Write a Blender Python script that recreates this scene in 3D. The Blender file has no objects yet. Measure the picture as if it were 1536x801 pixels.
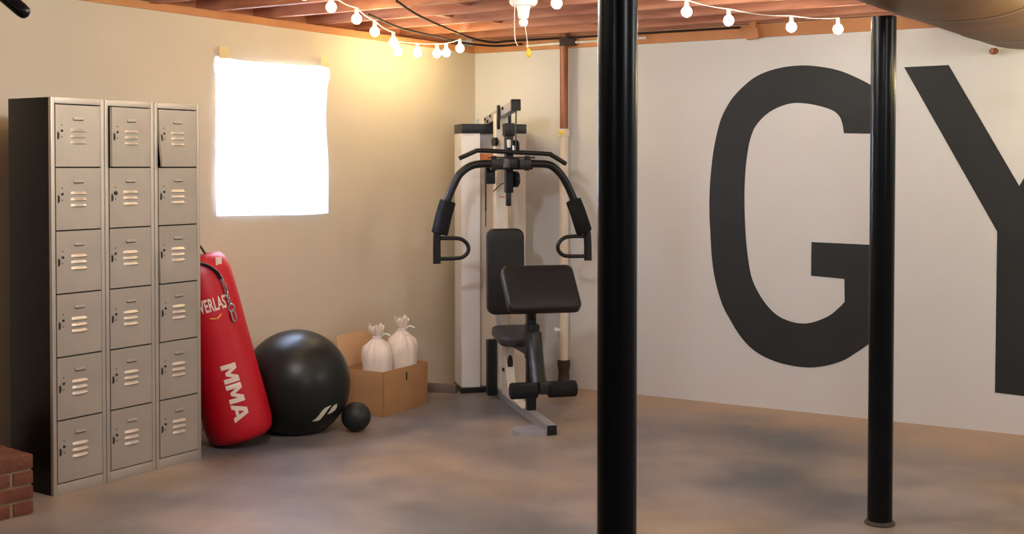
import bpy, bmesh, math, random
from mathutils import Vector, Matrix, Euler
random.seed(7)
PI = math.pi
sc = bpy.context.scene
COL = sc.collection

# ------------------------------------------------------------------ materials
def mat(name, col, rough=.6, metal=0., var=.0, vscale=6., bump=0., bscale=60., spec=.5, coat=0., col2=None, stretch=None, emit=None, estr=0.):
    m = bpy.data.materials.new(name); m.use_nodes = True
    nt = m.node_tree; N = nt.nodes; L = nt.links
    p = N['Principled BSDF']
    p.inputs['Base Color'].default_value = (*col, 1)
    p.inputs['Roughness'].default_value = rough
    p.inputs['Metallic'].default_value = metal
    p.inputs['Specular IOR Level'].default_value = spec
    p.inputs['Coat Weight'].default_value = coat
    if emit:
        p.inputs['Emission Color'].default_value = (*emit, 1); p.inputs['Emission Strength'].default_value = estr
    tc = N.new('ShaderNodeTexCoord'); src = tc.outputs['Object']
    if stretch:
        mp = N.new('ShaderNodeMapping'); mp.inputs['Scale'].default_value = stretch
        L.new(src, mp.inputs['Vector']); src = mp.outputs['Vector']
    if var > 0 or col2:
        n = N.new('ShaderNodeTexNoise'); n.inputs['Scale'].default_value = vscale; n.inputs['Detail'].default_value = 5
        L.new(src, n.inputs['Vector'])
        r = N.new('ShaderNodeValToRGB')
        r.color_ramp.elements[0].position = .3; r.color_ramp.elements[1].position = .7
        c2 = col2 if col2 else tuple(min(1, c * (1 + var)) for c in col)
        c1 = col if col2 else tuple(c * (1 - var) for c in col)
        r.color_ramp.elements[0].color = (*c1, 1); r.color_ramp.elements[1].color = (*c2, 1)
        L.new(n.outputs['Fac'], r.inputs['Fac']); L.new(r.outputs['Color'], p.inputs['Base Color'])
    if bump > 0:
        b = N.new('ShaderNodeTexNoise'); b.inputs['Scale'].default_value = bscale; b.inputs['Detail'].default_value = 4
        L.new(src, b.inputs['Vector'])
        bp = N.new('ShaderNodeBump'); bp.inputs['Strength'].default_value = bump; bp.inputs['Distance'].default_value = .01
        L.new(b.outputs['Fac'], bp.inputs['Height']); L.new(bp.outputs['Normal'], p.inputs['Normal'])
    return m

def mat_floor():
    m = bpy.data.materials.new('worn_concrete'); m.use_nodes = True
    nt = m.node_tree; N = nt.nodes; L = nt.links; p = N['Principled BSDF']
    tc = N.new('ShaderNodeTexCoord')
    n1 = N.new('ShaderNodeTexNoise'); n1.inputs['Scale'].default_value = 1.1; n1.inputs['Detail'].default_value = 3; n1.inputs['Roughness'].default_value = .5
    n2 = N.new('ShaderNodeTexNoise'); n2.inputs['Scale'].default_value = 2.6; n2.inputs['Detail'].default_value = 4
    n3 = N.new('ShaderNodeTexNoise'); n3.inputs['Scale'].default_value = 40; n3.inputs['Detail'].default_value = 6
    for n in (n1, n2, n3): L.new(tc.outputs['Object'], n.inputs['Vector'])
    r1 = N.new('ShaderNodeValToRGB'); e = r1.color_ramp.elements
    e[0].position = .34; e[0].color = (.15, .145, .155, 1); e[1].position = .66; e[1].color = (.37, .275, .19, 1)
    x = e.new(.5); x.color = (.29, .24, .215, 1)
    L.new(n1.outputs['Fac'], r1.inputs['Fac'])
    r2 = N.new('ShaderNodeValToRGB'); e = r2.color_ramp.elements
    e[0].position = .35; e[0].color = (.62, .62, .64, 1); e[1].position = .62; e[1].color = (1, 1, 1, 1)
    L.new(n2.outputs['Fac'], r2.inputs['Fac'])
    mx = N.new('ShaderNodeMix'); mx.data_type = 'RGBA'; mx.blend_type = 'MULTIPLY'; mx.inputs[0].default_value = .8
    L.new(r1.outputs['Color'], mx.inputs[6]); L.new(r2.outputs['Color'], mx.inputs[7])
    # tan mineral staining on the slab along the foot of the white wall
    dt = N.new('ShaderNodeVectorMath'); dt.operation = 'DOT_PRODUCT'; dt.inputs[1].default_value = (-.5188, -.8549, 0)
    L.new(tc.outputs['Object'], dt.inputs[0])
    ad = N.new('ShaderNodeMath'); ad.operation = 'MULTIPLY_ADD'; ad.inputs[1].default_value = 1.3
    L.new(n2.outputs['Fac'], ad.inputs[0]); L.new(dt.outputs['Value'], ad.inputs[2])
    mr = N.new('ShaderNodeMapRange'); mr.inputs['From Min'].default_value = -6.65; mr.inputs['From Max'].default_value = -5.95
    mr.inputs['To Min'].default_value = .75; mr.inputs['To Max'].default_value = 0
    L.new(ad.outputs[0], mr.inputs['Value'])
    mt_ = N.new('ShaderNodeMix'); mt_.data_type = 'RGBA'; mt_.inputs[7].default_value = (.50, .33, .18, 1)
    L.new(mr.outputs['Result'], mt_.inputs[0]); L.new(mx.outputs[2], mt_.inputs[6])
    L.new(mt_.outputs[2], p.inputs['Base Color'])
    rr = N.new('ShaderNodeMapRange'); rr.inputs['To Min'].default_value = .33; rr.inputs['To Max'].default_value = .5
    L.new(n2.outputs['Fac'], rr.inputs['Value']); L.new(rr.outputs['Result'], p.inputs['Roughness'])
    b = N.new('ShaderNodeBump'); b.inputs['Strength'].default_value = .03; b.inputs['Distance'].default_value = .002
    L.new(n3.outputs['Fac'], b.inputs['Height']); L.new(b.outputs['Normal'], p.inputs['Normal'])
    return m

def mat_cloth():
    m = bpy.data.materials.new('white_sheet'); m.use_nodes = True
    nt = m.node_tree; N = nt.nodes; L = nt.links
    out = N['Material Output']; N.remove(N['Principled BSDF'])
    d = N.new('ShaderNodeBsdfDiffuse'); d.inputs['Color'].default_value = (.85, .85, .88, 1)
    t = N.new('ShaderNodeBsdfTranslucent'); t.inputs['Color'].default_value = (.9, .9, .93, 1)
    wv = N.new('ShaderNodeTexNoise'); wv.inputs['Scale'].default_value = 350
    bp = N.new('ShaderNodeBump'); bp.inputs['Strength'].default_value = .1
    L.new(wv.outputs['Fac'], bp.inputs['Height']); L.new(bp.outputs['Normal'], d.inputs['Normal'])
    x = N.new('ShaderNodeMixShader'); x.inputs[0].default_value = .6
    L.new(d.outputs[0], x.inputs[1]); L.new(t.outputs[0], x.inputs[2]); L.new(x.outputs[0], out.inputs['Surface'])
    return m

def mat_glass():
    m = bpy.data.materials.new('window_glass'); m.use_nodes = True
    nt = m.node_tree; N = nt.nodes; L = nt.links
    out = N['Material Output']; N.remove(N['Principled BSDF'])
    t = N.new('ShaderNodeBsdfTransparent'); t.inputs['Color'].default_value = (.95, .97, .97, 1)
    g = N.new('ShaderNodeBsdfGlossy'); g.inputs['Roughness'].default_value = .02
    x = N.new('ShaderNodeMixShader'); x.inputs[0].default_value = .07
    L.new(t.outputs[0], x.inputs[1]); L.new(g.outputs[0], x.inputs[2]); L.new(x.outputs[0], out.inputs['Surface'])
    return m

M = dict(
    floor=mat_floor(),
    wall_l=mat('cream_wall_paint', (.62, .54, .43), .75, var=.035, vscale=2.0, bump=.12, bscale=9),
    wall_r=mat('white_wall_paint', (.68, .685, .70), .55, var=.03, vscale=1.6, bump=.10, bscale=8),
    wood=mat('rough_joist_wood', (.34, .125, .07), .7, col2=(.55, .25, .15), vscale=3, stretch=(1, 1, 6), bump=.3, bscale=25),
    plate=mat('orange_plate_wood', (.46, .19, .075), .7, col2=(.60, .27, .11), vscale=3, bump=.25, bscale=25),
    subfloor=mat('subfloor_boards', (.34, .13, .075), .8, col2=(.50, .23, .14), vscale=2.5, bump=.3, bscale=20),
    letter=mat('black_letter_paint', (.019, .0215, .023), .6, var=.12, vscale=4, spec=.35),
    cloth=mat_cloth(), glass=mat_glass(),
    tape=mat('masking_tape', (.72, .58, .32), .7, var=.08, vscale=20),
    frame_white=mat('window_frame_paint', (.7, .7, .7), .5),
    lockm=mat('pewter_locker_metal', (.46, .415, .36), .42, .5, var=.06, vscale=7, bump=.04, bscale=14),
    lockf=mat('pewter_locker_frame', (.52, .475, .42), .4, .55, var=.05, vscale=6),
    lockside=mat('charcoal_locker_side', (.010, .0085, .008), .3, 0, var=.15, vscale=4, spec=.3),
    louver=mat('toplit_louver_metal', (.66, .61, .55), .35, .55),  # paler than the doors: top light on the hoods put into the colour
    black=mat('black_latch', (.01, .01, .011), .45),
    steel=mat('chain_steel', (.45, .46, .5), .28, .95),
    blackpaint=mat('black_gloss_post_paint', (.0035, .004, .005), .27, 0, spec=.16),
    duct=mat('brown_duct_metal', (.13, .065, .028), .5, .1, var=.25, vscale=3, bump=.2, bscale=7, spec=.15),
    ductband=mat('duct_seam_metal', (.14, .085, .045), .4, .3, var=.2, vscale=8),
    red=mat('red_bag_vinyl', (.50, .003, .014), .40, var=.06, vscale=5, bump=.10, bscale=18),
    redend=mat('dark_red_bag_bottom', (.33, .004, .012), .5),
    print_w=mat('cream_print', (.80, .66, .58), .5),
    print_o=mat('orange_print', (.85, .35, .05), .5),
    webbing=mat('black_webbing', (.02, .02, .03), .6, bump=.3, bscale=200),
    rubber=mat('black_ball_rubber', (.007, .010, .010), .36, spec=.4),
    rubber2=mat('black_matt_rubber', (.010, .013, .014), .5, bump=.15, bscale=250),
    ballprint=mat('cream_ball_print', (.75, .72, .60), .5),
    card=mat('brown_cardboard', (.44, .235, .10), .8, var=.07, vscale=8, bump=.05, bscale=40),
    cardin=mat('light_cardboard', (.60, .38, .22), .8, var=.06, vscale=8),
    sack=mat('cream_canvas', (.84, .74, .66), .85, var=.04, vscale=30, bump=.25, bscale=90),
    sacktie=mat('white_tie', (.88, .86, .84), .7),
    gymwhite=mat('gym_cream_steel', (.72, .66, .58), .35, .1, var=.03, vscale=5),
    gymgrey=mat('gym_grey_steel', (.40, .40, .44), .35, .35),
    shroud=mat('gym_white_shroud', (.78, .77, .78), .4, .1, var=.02, vscale=3),
    shroudin=mat('gym_beige_shade_panel', (.60, .52, .44), .5, var=.05, vscale=4),  # beige stands in for shadows and reflections on the centre panel
    gymblack=mat('gym_black_paint', (.010, .011, .014), .35, spec=.35),
    orange=mat('orange_sticker', (.75, .22, .06), .5),
    pad=mat('black_pad_vinyl', (.014, .014, .0155), .40, bump=.10, bscale=120, spec=.3),
    seatpad=mat('grey_black_seat_vinyl', (.04, .04, .044), .42, bump=.10, bscale=120, spec=.4),
    padside=mat('grey_pad_edge', (.16, .155, .16), .4, bump=.1, bscale=120),
    foam=mat('black_foam', (.007, .008, .010), .8, bump=.4, bscale=220, spec=.3),
    copper=mat('brown_copper_pipe', (.25, .09, .038), .38, .3, var=.12, vscale=8),
    pipecream=mat('cream_pipe_paint', (.78, .68, .56), .4),
    pipebase=mat('dark_iron', (.055, .032, .022), .6, .2, var=.2, vscale=20),
    yellow=mat('yellow_plastic', (.90, .62, .02), .45),
    porcelain=mat('white_porcelain', (.86, .84, .82), .25),
    cord=mat('white_cord', (.85, .80, .72), .5),
    cable=mat('dark_cable', (.020, .012, .010), .65, spec=.2),
    conduit=mat('pale_conduit', (.75, .70, .66), .4, .2),
    brick=mat('red_brick', (.12, .036, .018), .85, col2=(.20, .062, .03), vscale=14, bump=.6, bscale=60),
    mortar=mat('brown_mortar', (.26, .18, .12), .9, bump=.5, bscale=80),
    board=mat('grey_brown_board', (.14, .105, .085), .75, var=.2, vscale=8),
    bulb=mat('warm_bulb', (1, .95, .85), .3, emit=(1, .80, .40), estr=72.),
    bulbpale=mat('pale_warm_bulb', (1, .95, .85), .3, emit=(1, .90, .74), estr=72.),
    fillbulb=mat('fill_lamp_bulb', (1, 1, 1), .3, emit=(.92, .97, 1), estr=165.),
    backwall=mat('back_wall_paint', (.62, .56, .50), .8, var=.03, vscale=1.5),
)

# ------------------------------------------------------------------ mesh helpers
def new_bm(): return bmesh.new()

def obj(name, bm, material, parent=None, smooth=35, loc=None):
    bmesh.ops.recalc_face_normals(bm, faces=bm.faces[:])
    me = bpy.data.meshes.new(name); bm.to_mesh(me); bm.free()
    if smooth is not None:
        for f in me.polygons: f.use_smooth = True
        me.set_sharp_from_angle(angle=math.radians(smooth))
    mats = material if isinstance(material, (list, tuple)) else [material]
    for m in mats: me.materials.append(M[m])
    o = bpy.data.objects.new(name, me); COL.objects.link(o)
    if parent: o.parent = parent
    if loc: o.location = loc
    return o

def tag(o, label, cat, group=None, kind=None):
    o['label'] = label; o['category'] = cat
    if group: o['group'] = group
    if kind: o['kind'] = kind
    return o

def thing(name, label, cat, loc=(0, 0, 0), rotz=0., group=None):
    o = bpy.data.objects.new(name, None); COL.objects.link(o)
    o.empty_display_size = .1
    o.location = loc; o.rotation_euler = (0, 0, rotz)
    return tag(o, label, cat, group)

def struct(name, bm, material, label, smooth=35):
    o = obj(name, bm, material, None, smooth); o['kind'] = 'structure'; o['label'] = label
    o['category'] = name.split('_')[0]
    return o

def box(bm, lo, hi, mx=None, bev=0., mi=0):
    r = bmesh.ops.create_cube(bm, size=1.)
    vs = r['verts']
    for v in vs:
        v.co = Vector([lo[i] + (v.co[i] + .5) * (hi[i] - lo[i]) for i in range(3)])
    if bev > 0:
        es = list({e for v in vs for e in v.link_edges})
        rb = bmesh.ops.bevel(bm, geom=es, offset=bev, segments=2, affect='EDGES', profile=.6)
        vs = list({v for f in rb['faces'] for v in f.verts} | {v for v in vs if v.is_valid})
    if mx is not None:
        for v in vs: v.co = mx @ v.co
    if mi:
        for f in {f for v in vs for f in v.link_faces}: f.material_index = mi
    return vs

def hull_frames(pts):
    ts = []
    n = len(pts)
    for i in range(n):
        a = pts[max(0, i - 1)]; b = pts[min(n - 1, i + 1)]
        ts.append((b - a).normalized())
    up = Vector((0, 0, 1)) if abs(ts[0].z) < .9 else Vector((1, 0, 0))
    u = ts[0].cross(up).normalized(); fr = []
    for t in ts:
        u = (u - t * u.dot(t)).normalized(); fr.append((u, t.cross(u)))
    return fr

def tube(bm, pts, r, seg=14, caps=True, flat=1., rnd=0.):
    pts = [Vector(p) for p in pts]
    fr = hull_frames(pts); rings = []
    rs = r if isinstance(r, (list, tuple)) else [r] * len(pts)
    for p, (u, v), rr in zip(pts, fr, rs):
        rings.append([bm.verts.new(p + u * (rr * math.cos(2 * PI * k / seg)) + v * (rr * flat * math.sin(2 * PI * k / seg))) for k in range(seg)])
    for a, b in zip(rings, rings[1:]):
        for k in range(seg): bm.faces.new((a[k], a[(k + 1) % seg], b[(k + 1) % seg], b[k]))
    if caps:
        bm.faces.new(rings[0][::-1]); bm.faces.new(rings[-1])
    return rings

def smooth_path(pts, n=6):
    P = [Vector(p) for p in pts]; out = []
    Q = [P[0] * 2 - P[1]] + P + [P[-1] * 2 - P[-2]]
    for i in range(1, len(Q) - 2):
        a, b, c, d = Q[i - 1:i + 3]
        for k in range(n):
            t = k / n
            out.append(.5 * ((2 * b) + (c - a) * t + (2 * a - 5 * b + 4 * c - d) * t * t + (3 * b - a - 3 * c + d) * t ** 3))
    out.append(P[-1]); return out

def lathe(bm, prof, seg=32, c=(0, 0, 0), fn=None, cap=True):
    rings = []
    for r, z in prof:
        ring = []
        for k in range(seg):
            a = 2 * PI * k / seg
            p = Vector((r * math.cos(a), r * math.sin(a), z))
            if fn: p = fn(p, a, r, z)
            ring.append(bm.verts.new(p + Vector(c)))
        rings.append(ring)
    for a, b in zip(rings, rings[1:]):
        for k in range(seg): bm.faces.new((a[k], a[(k + 1) % seg], b[(k + 1) % seg], b[k]))
    if cap:
        bm.faces.new(rings[0][::-1]); bm.faces.new(rings[-1])
    return rings

def prism(bm, poly, fn, t0, t1):
    """poly in 2D; fn(u,v,t) gives the 3D point"""
    a = [bm.verts.new(fn(u, v, t0)) for u, v in poly]; b = [bm.verts.new(fn(u, v, t1)) for u, v in poly]
    n = len(poly)
    fa = bm.faces.new(a[::-1]); fb = bm.faces.new(b)
    for i in range(n): bm.faces.new((a[i], a[(i + 1) % n], b[(i + 1) % n], b[i]))
    return fa, fb

def rrect(w, h, r, n=6):
    out = []
    for cx, cy, a0 in ((w / 2 - r, h / 2 - r, 0), (-w / 2 + r, h / 2 - r, 90), (-w / 2 + r, -h / 2 + r, 180), (w / 2 - r, -h / 2 + r, 270)):
        for k in range(n + 1):
            a = math.radians(a0 + 90 * k / n); out.append((cx + r * math.cos(a), cy + r * math.sin(a)))
    return out

def pad(bm, w, h, t, rc, edge, mx, crown=.006):
    """upholstered pad: rounded rectangle outline (u,v), thickness along +n (front at n=t)"""
    base = rrect(w, h, rc, 6)
    layers = []
    prof = [(-edge * .6, 0.), (-.0, edge * .5), (0., t - edge)] + [(-edge * (1 - math.cos(a)), t - edge + edge * math.sin(a)) for a in (PI / 6, PI / 3, PI / 2)] + [(-edge * 2.2, t + crown * .5), (-edge * 4, t + crown)]
    for off, z in prof:
        sx = (w + 2 * off) / w; sy = (h + 2 * off) / h
        layers.append([bm.verts.new(mx @ Vector((u * sx, v * sy, z))) for u, v in base])
    n = len(base)
    for a, b in zip(layers, layers[1:]):
        for k in range(n): bm.faces.new((a[k], a[(k + 1) % n], b[(k + 1) % n], b[k]))
    bm.faces.new(layers[0][::-1]); bm.faces.new(layers[-1])

def text_mesh(s, size=1., offset=0., shear=0., spacing=1.):
    cu = bpy.data.curves.new('lettering', 'FONT'); cu.body = s; cu.size = size; cu.offset = offset; cu.shear = shear
    cu.align_x = 'CENTER'; cu.align_y = 'CENTER'; cu.space_character = spacing; cu.resolution_u = 3
    o = bpy.data.objects.new('lettering', cu); COL.objects.link(o)
    dg = bpy.context.evaluated_depsgraph_get()
    me = bpy.data.meshes.new_from_object(o.evaluated_get(dg))
    bpy.data.objects.remove(o); bpy.data.curves.remove(cu)
    bm = bmesh.new(); bm.from_mesh(me); bpy.data.meshes.remove(me)
    bmesh.ops.triangulate(bm, faces=bm.faces[:])
    for _ in range(2):
        es = [e for e in bm.edges if e.calc_length() > .012]
        if es: bmesh.ops.subdivide_edges(bm, edges=es, cuts=1)
        bmesh.ops.triangulate(bm, faces=bm.faces[:])
    return bm

# ------------------------------------------------------------------ room shell
C0 = Vector((-.261, 8.754, 0))                         # the corner where the two walls meet
aL = math.radians(40)
dL = Vector((-math.sin(aL), -math.cos(aL), 0)); nL = Vector((math.cos(aL), -math.sin(aL), 0))
dR = Vector((.8549, -.5188, 0)); nR = Vector((-.5188, -.8549, 0))
WL, WR = 12., 9.6
Z = Vector((0, 0, 1))
def PL(s, z, off=0.): return C0 + dL * s + nL * off + Z * z       # point on the left wall
def PR(s, z, off=0.): return C0 + dR * s + nR * off + Z * z       # point on the right wall
def slab(bm, P, s0, s1, z0, z1, o0, o1, z0b=None, z1b=None):
    z0b = z0 if z0b is None else z0b; z1b = z1 if z1b is None else z1b
    v = [bm.verts.new(P(s, z, o)) for o in (o0, o1) for s, z in ((s0, z0), (s1, z0b), (s1, z1b), (s0, z1))]
    for q in ((0, 1, 2, 3), (7, 6, 5, 4), (0, 4, 5, 1), (1, 5, 6, 2), (2, 6, 7, 3), (3, 7, 4, 0)): bm.faces.new([v[i] for i in q])

A = C0 + dL * WL; B = C0 + dR * WR
D = B + nR * 12.5; D2 = A + (D - A)
corners = [C0, A, D, B]
# floor
bm = new_bm()
def out(p, k):
    c = sum(corners, Vector()) / 4; return c + (p - c) * k
vs = [bm.verts.new(out(p, 1.05)) for p in corners]; vb = [bm.verts.new(out(p, 1.05) - Z * .15) for p in corners]
bm.faces.new(vs); bm.faces.new(vb[::-1])
for i in range(4): bm.faces.new((vs[i], vs[(i + 1) % 4], vb[(i + 1) % 4], vb[i]))
struct('floor', bm, 'floor', 'stained brown grey concrete basement floor')
# ceiling boards
bm = new_bm(); zc = 2.61
vs = [bm.verts.new(out(p, 1.05) + Z * zc) for p in corners]; vb = [bm.verts.new(out(p, 1.05) + Z * (zc + .03)) for p in corners]
bm.faces.new(vs); bm.faces.new(vb[::-1])
for i in range(4): bm.faces.new((vs[i], vs[(i + 1) % 4], vb[(i + 1) % 4], vb[i]))
struct('ceiling', bm, 'subfloor', 'brown wooden boards above the open ceiling joists')
# left wall with the window hole
s0, s1, z0, z1 = 1.402, 2.222, 1.222, 2.115
ZW = lambda s: 2.31 + .0194 * min(max(s, 0), 3.6)          # the sill runs slightly uphill
bm = new_bm()
for a in ((-.2, 0, 0, 1), (0, s0, 0, 1), (s1, 3.6, 0, 1), (3.6, WL + .2, 0, 1), (s0, s1, 0, z0), (s0, s1, z1, 1)):
    slab(bm, PL, a[0], a[1], a[2], ZW(a[0]) if a[3] == 1 else a[3], -.25, 0, z1b=ZW(a[1]) if a[3] == 1 else a[3])
struct('wall_left', bm, 'wall_l', 'cream painted basement wall with the covered window')
bm = new_bm(); slab(bm, PL, -.2, WL + .2, 2.30, 2.62, -.25, -.12)
struct('trim_1', bm, 'wood', 'brown rim board above the cream wall')
bm = new_bm(); slab(bm, PL, 0, 3.6, 2.30, 2.343, -.12, .012, z0b=2.37, z1b=2.413); slab(bm, PL, 3.6, WL, 2.37, 2.413, -.12, .012)
struct('trim_2', bm, 'plate', 'orange brown sill plate along the top of the cream wall')
# right wall
bm = new_bm(); slab(bm, PR, -.2, WR + .2, 0, 2.62, -.2, 0)
struct('wall_right', bm, 'wall_r', 'white painted basement wall with big black letters')
bm = new_bm(); slab(bm, PR, 0, WR, 2.30, 2.38, -.0, .03)
struct('trim_3', bm, 'plate', 'reddish wooden plate along the top of the white wall')
bm = new_bm(); slab(bm, PR, 0, WR, 2.385, 2.61, 0, .045)
struct('trim_4', bm, 'wood', 'brown rim joist above the white wall')
# unseen walls close the room behind the viewer
def plain_wall(name, p, q, label):
    d = (q - p).normalized(); n = Vector((-d.y, d.x, 0))
    c = sum(corners, Vector()) / 4
    if n.dot(c - p) < 0: n = -n
    bm = new_bm(); slab(bm, lambda s, z, o: p + d * s + n * o + Z * z, -.2, (q - p).length + .2, 0, 2.62, -.2, 0)
    struct(name, bm, 'backwall', label)
plain_wall('wall_back', A, D, 'plain painted wall behind the viewer')
plain_wall('wall_east', D, B, 'plain painted wall on the far right side')
# joists, running along the right wall
for k in range(16):
    d = .178 + .406 * k
    bm = new_bm()
    off = d * .15
    slab(bm, PR, -1.0 - d * .15 if k < 14 else -1, 8.8, 2.385, 2.61, d - .02, d + .02)
    o = struct('ceiling_joist', bm, 'wood', 'rough reddish brown floor joist overhead')
    o['group'] = 'ceiling joists'; o['category'] = 'joist'
# bridging blocks between the joists
for k, s, w in ((0, 1.05, .04), (1, .55, .04), (2, .45, .04), (3, .85, .04), (1, 2.1, .04), (2, 2.9, .04)):
    d0 = .178 + .406 * k + .02; d1 = d0 + .366
    bm = new_bm(); slab(bm, PR, s, s + w, 2.42, 2.60, d0, d1)
    o = struct('joist_block', bm, 'wood', 'short wooden block between two joists'); o['group'] = 'bridging blocks'; o['category'] = 'block'

# window 1 : frame and glass in the hole
w = thing('window_1', 'basement window behind the white sheet', 'window'); w['kind'] = 'structure'
bm = new_bm()
for a in ((s0, s0 + .05, z0, z1), (s1 - .05, s1, z0, z1), (s0, s1, z0, z0 + .05), (s0, s1, z1 - .05, z1), (s0, s1, (z0 + z1) / 2 - .015, (z0 + z1) / 2 + .015)):
    slab(bm, PL, *a, -.20, -.15)
obj('window_frame', bm, 'frame_white', w)
bm = new_bm(); slab(bm, PL, s0 + .045, s1 - .045, z0 + .045, z1 - .045, -.178, -.174); obj('pane', bm, 'glass', w)

# sheet taped over the window
w = thing('window_sheet', 'bright white cloth sheet taped over the basement window', 'curtain', PL(1.81, 1.2, .01))
base = w.location.copy()
bm = new_bm(); NX, NZ = 34, 30; rows = []
TOPL, TOPR, BOTL, BOTR = (2.228, 2.135), (1.392, 2.135), (2.232, 1.212), (1.392, 1.212)
for j in range(NZ + 1):
    v = j / NZ; row = []
    for i in range(NX + 1):
        u = i / NX
        s = (TOPL[0] * (1 - u) + TOPR[0] * u) * v + (BOTL[0] * (1 - u) + BOTR[0] * u) * (1 - v)
        z = 1.212 + v * (2.135 - 1.212)
        z -= .032 * (v ** 6) * math.sin(PI * min(1, max(0, u * 1.02 - .02))) ** .8          # top hem sags between the tapes
        z += .006 * math.sin(u * 5 + 1) * (1 - v) ** 3
        s += .012 * math.sin(v * 7) * ((1 - u) ** 4) - .008 * math.sin(v * 6 + 1) * (u ** 4)
        if v > .86: s += ((1 - u) ** 3 * .02 - u ** 3 * .02) * math.sin((v - .86) / .14 * PI)
        o_ = .012 + .005 * math.sin(u * 9 + v * 3) + .004 * math.sin(v * 11 + u * 4) + .012 * (v ** 5) * math.sin(PI * u)
        row.append(bm.verts.new(PL(s, z, o_) - base))
    rows.append(row)
for a, b in zip(rows, rows[1:]):
    for i in range(NX): bm.faces.new((a[i], a[i + 1], b[i + 1], b[i]))
obj('cloth', bm, 'cloth', w, 80)
for s, z, r in ((2.19, 2.152, .06), (1.43, 2.150, -.05)):
    bm = new_bm()
    slab(bm, PL, s - .033, s + .033, z - .034, z + .034, .031, .033)
    bmesh.ops.rotate(bm, cent=PL(s, z, .03), matrix=Matrix.Rotation(r, 3, nL), verts=bm.verts[:])
    bmesh.ops.translate(bm, vec=-base, verts=bm.verts[:])
    obj('tape', bm, 'tape', w)

# ------------------------------------------------------------------ painted letters on the right wall
G = [(2.845,1.93),(2.794,1.979),(2.722,2.021),(2.614,2.071),(2.505,2.1),(2.38,2.116),(2.253,2.11),(2.138,2.084),(2.051,2.043),(1.963,1.971),(1.904,1.902),(1.851,1.804),(1.815,1.677),(1.791,1.535),(1.776,1.364),(1.774,1.221),(1.781,1.078),(1.793,.907),(1.818,.766),(1.864,.625),(1.924,.521),(1.984,.435),(2.058,.364),(2.146,.317),(2.262,.285),(2.403,.275),(2.515,.292),(2.624,.331),(2.705,.384),(2.798,.458),(2.856,.53),(2.853,1.035),(2.794,1.037),(2.436,1.042),(2.434,.837),(2.638,.827),(2.641,.69),(2.609,.655),(2.541,.597),(2.43,.549),(2.332,.545),(2.232,.577),(2.159,.637),(2.101,.715),(2.057,.805),(2.033,.917),(2.017,1.057),(2.008,1.225),(2.007,1.366),(2.015,1.506),(2.033,1.632),(2.053,1.702),(2.082,1.758),(2.14,1.818),(2.211,1.86),(2.297,1.886),(2.381,1.886),(2.479,1.867),(2.561,1.838),(2.602,1.802),(2.621,1.754),(2.63,1.7),(2.79,1.695),(2.846,1.694)]
Yh = [(2.981, 2.08), (3.231, 2.082), (3.615, 1.393), (3.999, 2.082), (4.249, 2.08), (3.735, 1.134), (3.735, .217), (3.496, .225), (3.501, 1.134)]
def rounded(poly, lim=math.radians(32)):
    n = len(poly); P = [Vector(p) for p in poly]
    def turn(i):
        a = (P[i] - P[i - 1]).normalized(); b = (P[(i + 1) % n] - P[i]).normalized()
        return math.acos(max(-1, min(1, a.dot(b))))
    cor = [turn(i) > lim for i in range(n)]; out_ = []
    for i in range(n):
        p1, p2 = P[i], P[(i + 1) % n]; out_.append((p1.x, p1.y))
        if cor[i] and cor[(i + 1) % n]: continue
        p0 = P[i - 1] if not cor[i] else p1 * 2 - p2; p3 = P[(i + 2) % n] if not cor[(i + 1) % n] else p2 * 2 - p1
        for t in (.25, .5, .75):
            q = .5 * ((2 * p1) + (p2 - p0) * t + (2 * p0 - 5 * p1 + 4 * p2 - p3) * t * t + (3 * p1 - p0 - 3 * p2 + p3) * t ** 3)
            out_.append((q.x, q.y))
    return out_
def letter(poly, label):
    bm = new_bm()
    from mathutils.geometry import tessellate_polygon
    tris = tessellate_polygon([[Vector((u, v, 0)) for u, v in poly]])
    a = [bm.verts.new(PR(u, v, .0005)) for u, v in poly]; b = [bm.verts.new(PR(u, v, .0025)) for u, v in poly]
    for t in tris: bm.faces.new([b[i] for i in t])
    for i in range(len(poly)): j = (i + 1) % len(poly); bm.faces.new((a[i], a[j], b[j], b[i]))
    tag(obj('painted_letter', bm, 'letter', None, None), label, 'lettering', 'wall lettering')
letter(rounded(G), 'large black painted letter G on the white wall')
letter(Yh, 'large black painted letter Y on the white wall')

# ------------------------------------------------------------------ lockers
LK = Vector((-2.085, 5.577, 0)); aK = math.atan2(.836, .549)
Lx, LD, LH = .888, .315, 1.816
lk = thing('locker_bank', 'tall pewter metal bank of eighteen small lockers against the cream wall', 'lockers', LK, aK)
# local: x along the front (left to right), y into the bank (towards the wall), z up
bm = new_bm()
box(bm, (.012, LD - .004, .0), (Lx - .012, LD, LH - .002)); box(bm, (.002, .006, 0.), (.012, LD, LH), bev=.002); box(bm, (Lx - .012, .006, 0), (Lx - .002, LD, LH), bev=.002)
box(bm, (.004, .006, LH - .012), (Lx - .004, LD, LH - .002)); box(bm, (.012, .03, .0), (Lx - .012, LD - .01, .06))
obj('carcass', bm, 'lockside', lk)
bm = new_bm()
cw = Lx / 3; mg = .022
zb, zt = .050, LH - .030; rh = (zt - zb) / 6
for c in range(3):
    x0 = c * cw; x1 = x0 + cw
    box(bm, (x0 + .0015, 0, 0), (x0 + mg, .02, LH), bev=.003); box(bm, (x1 - mg, 0, 0), (x1 - .0015, .02, LH), bev=.003)
    box(bm, (x0 + mg, .001, 0), (x1 - mg, .02, zb - .002), bev=.002); box(bm, (x0 + mg, .001, zt + .002), (x1 - mg, .02, LH), bev=.002)
obj('front_frame', bm, 'lockf', lk)
bm = new_bm()
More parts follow.
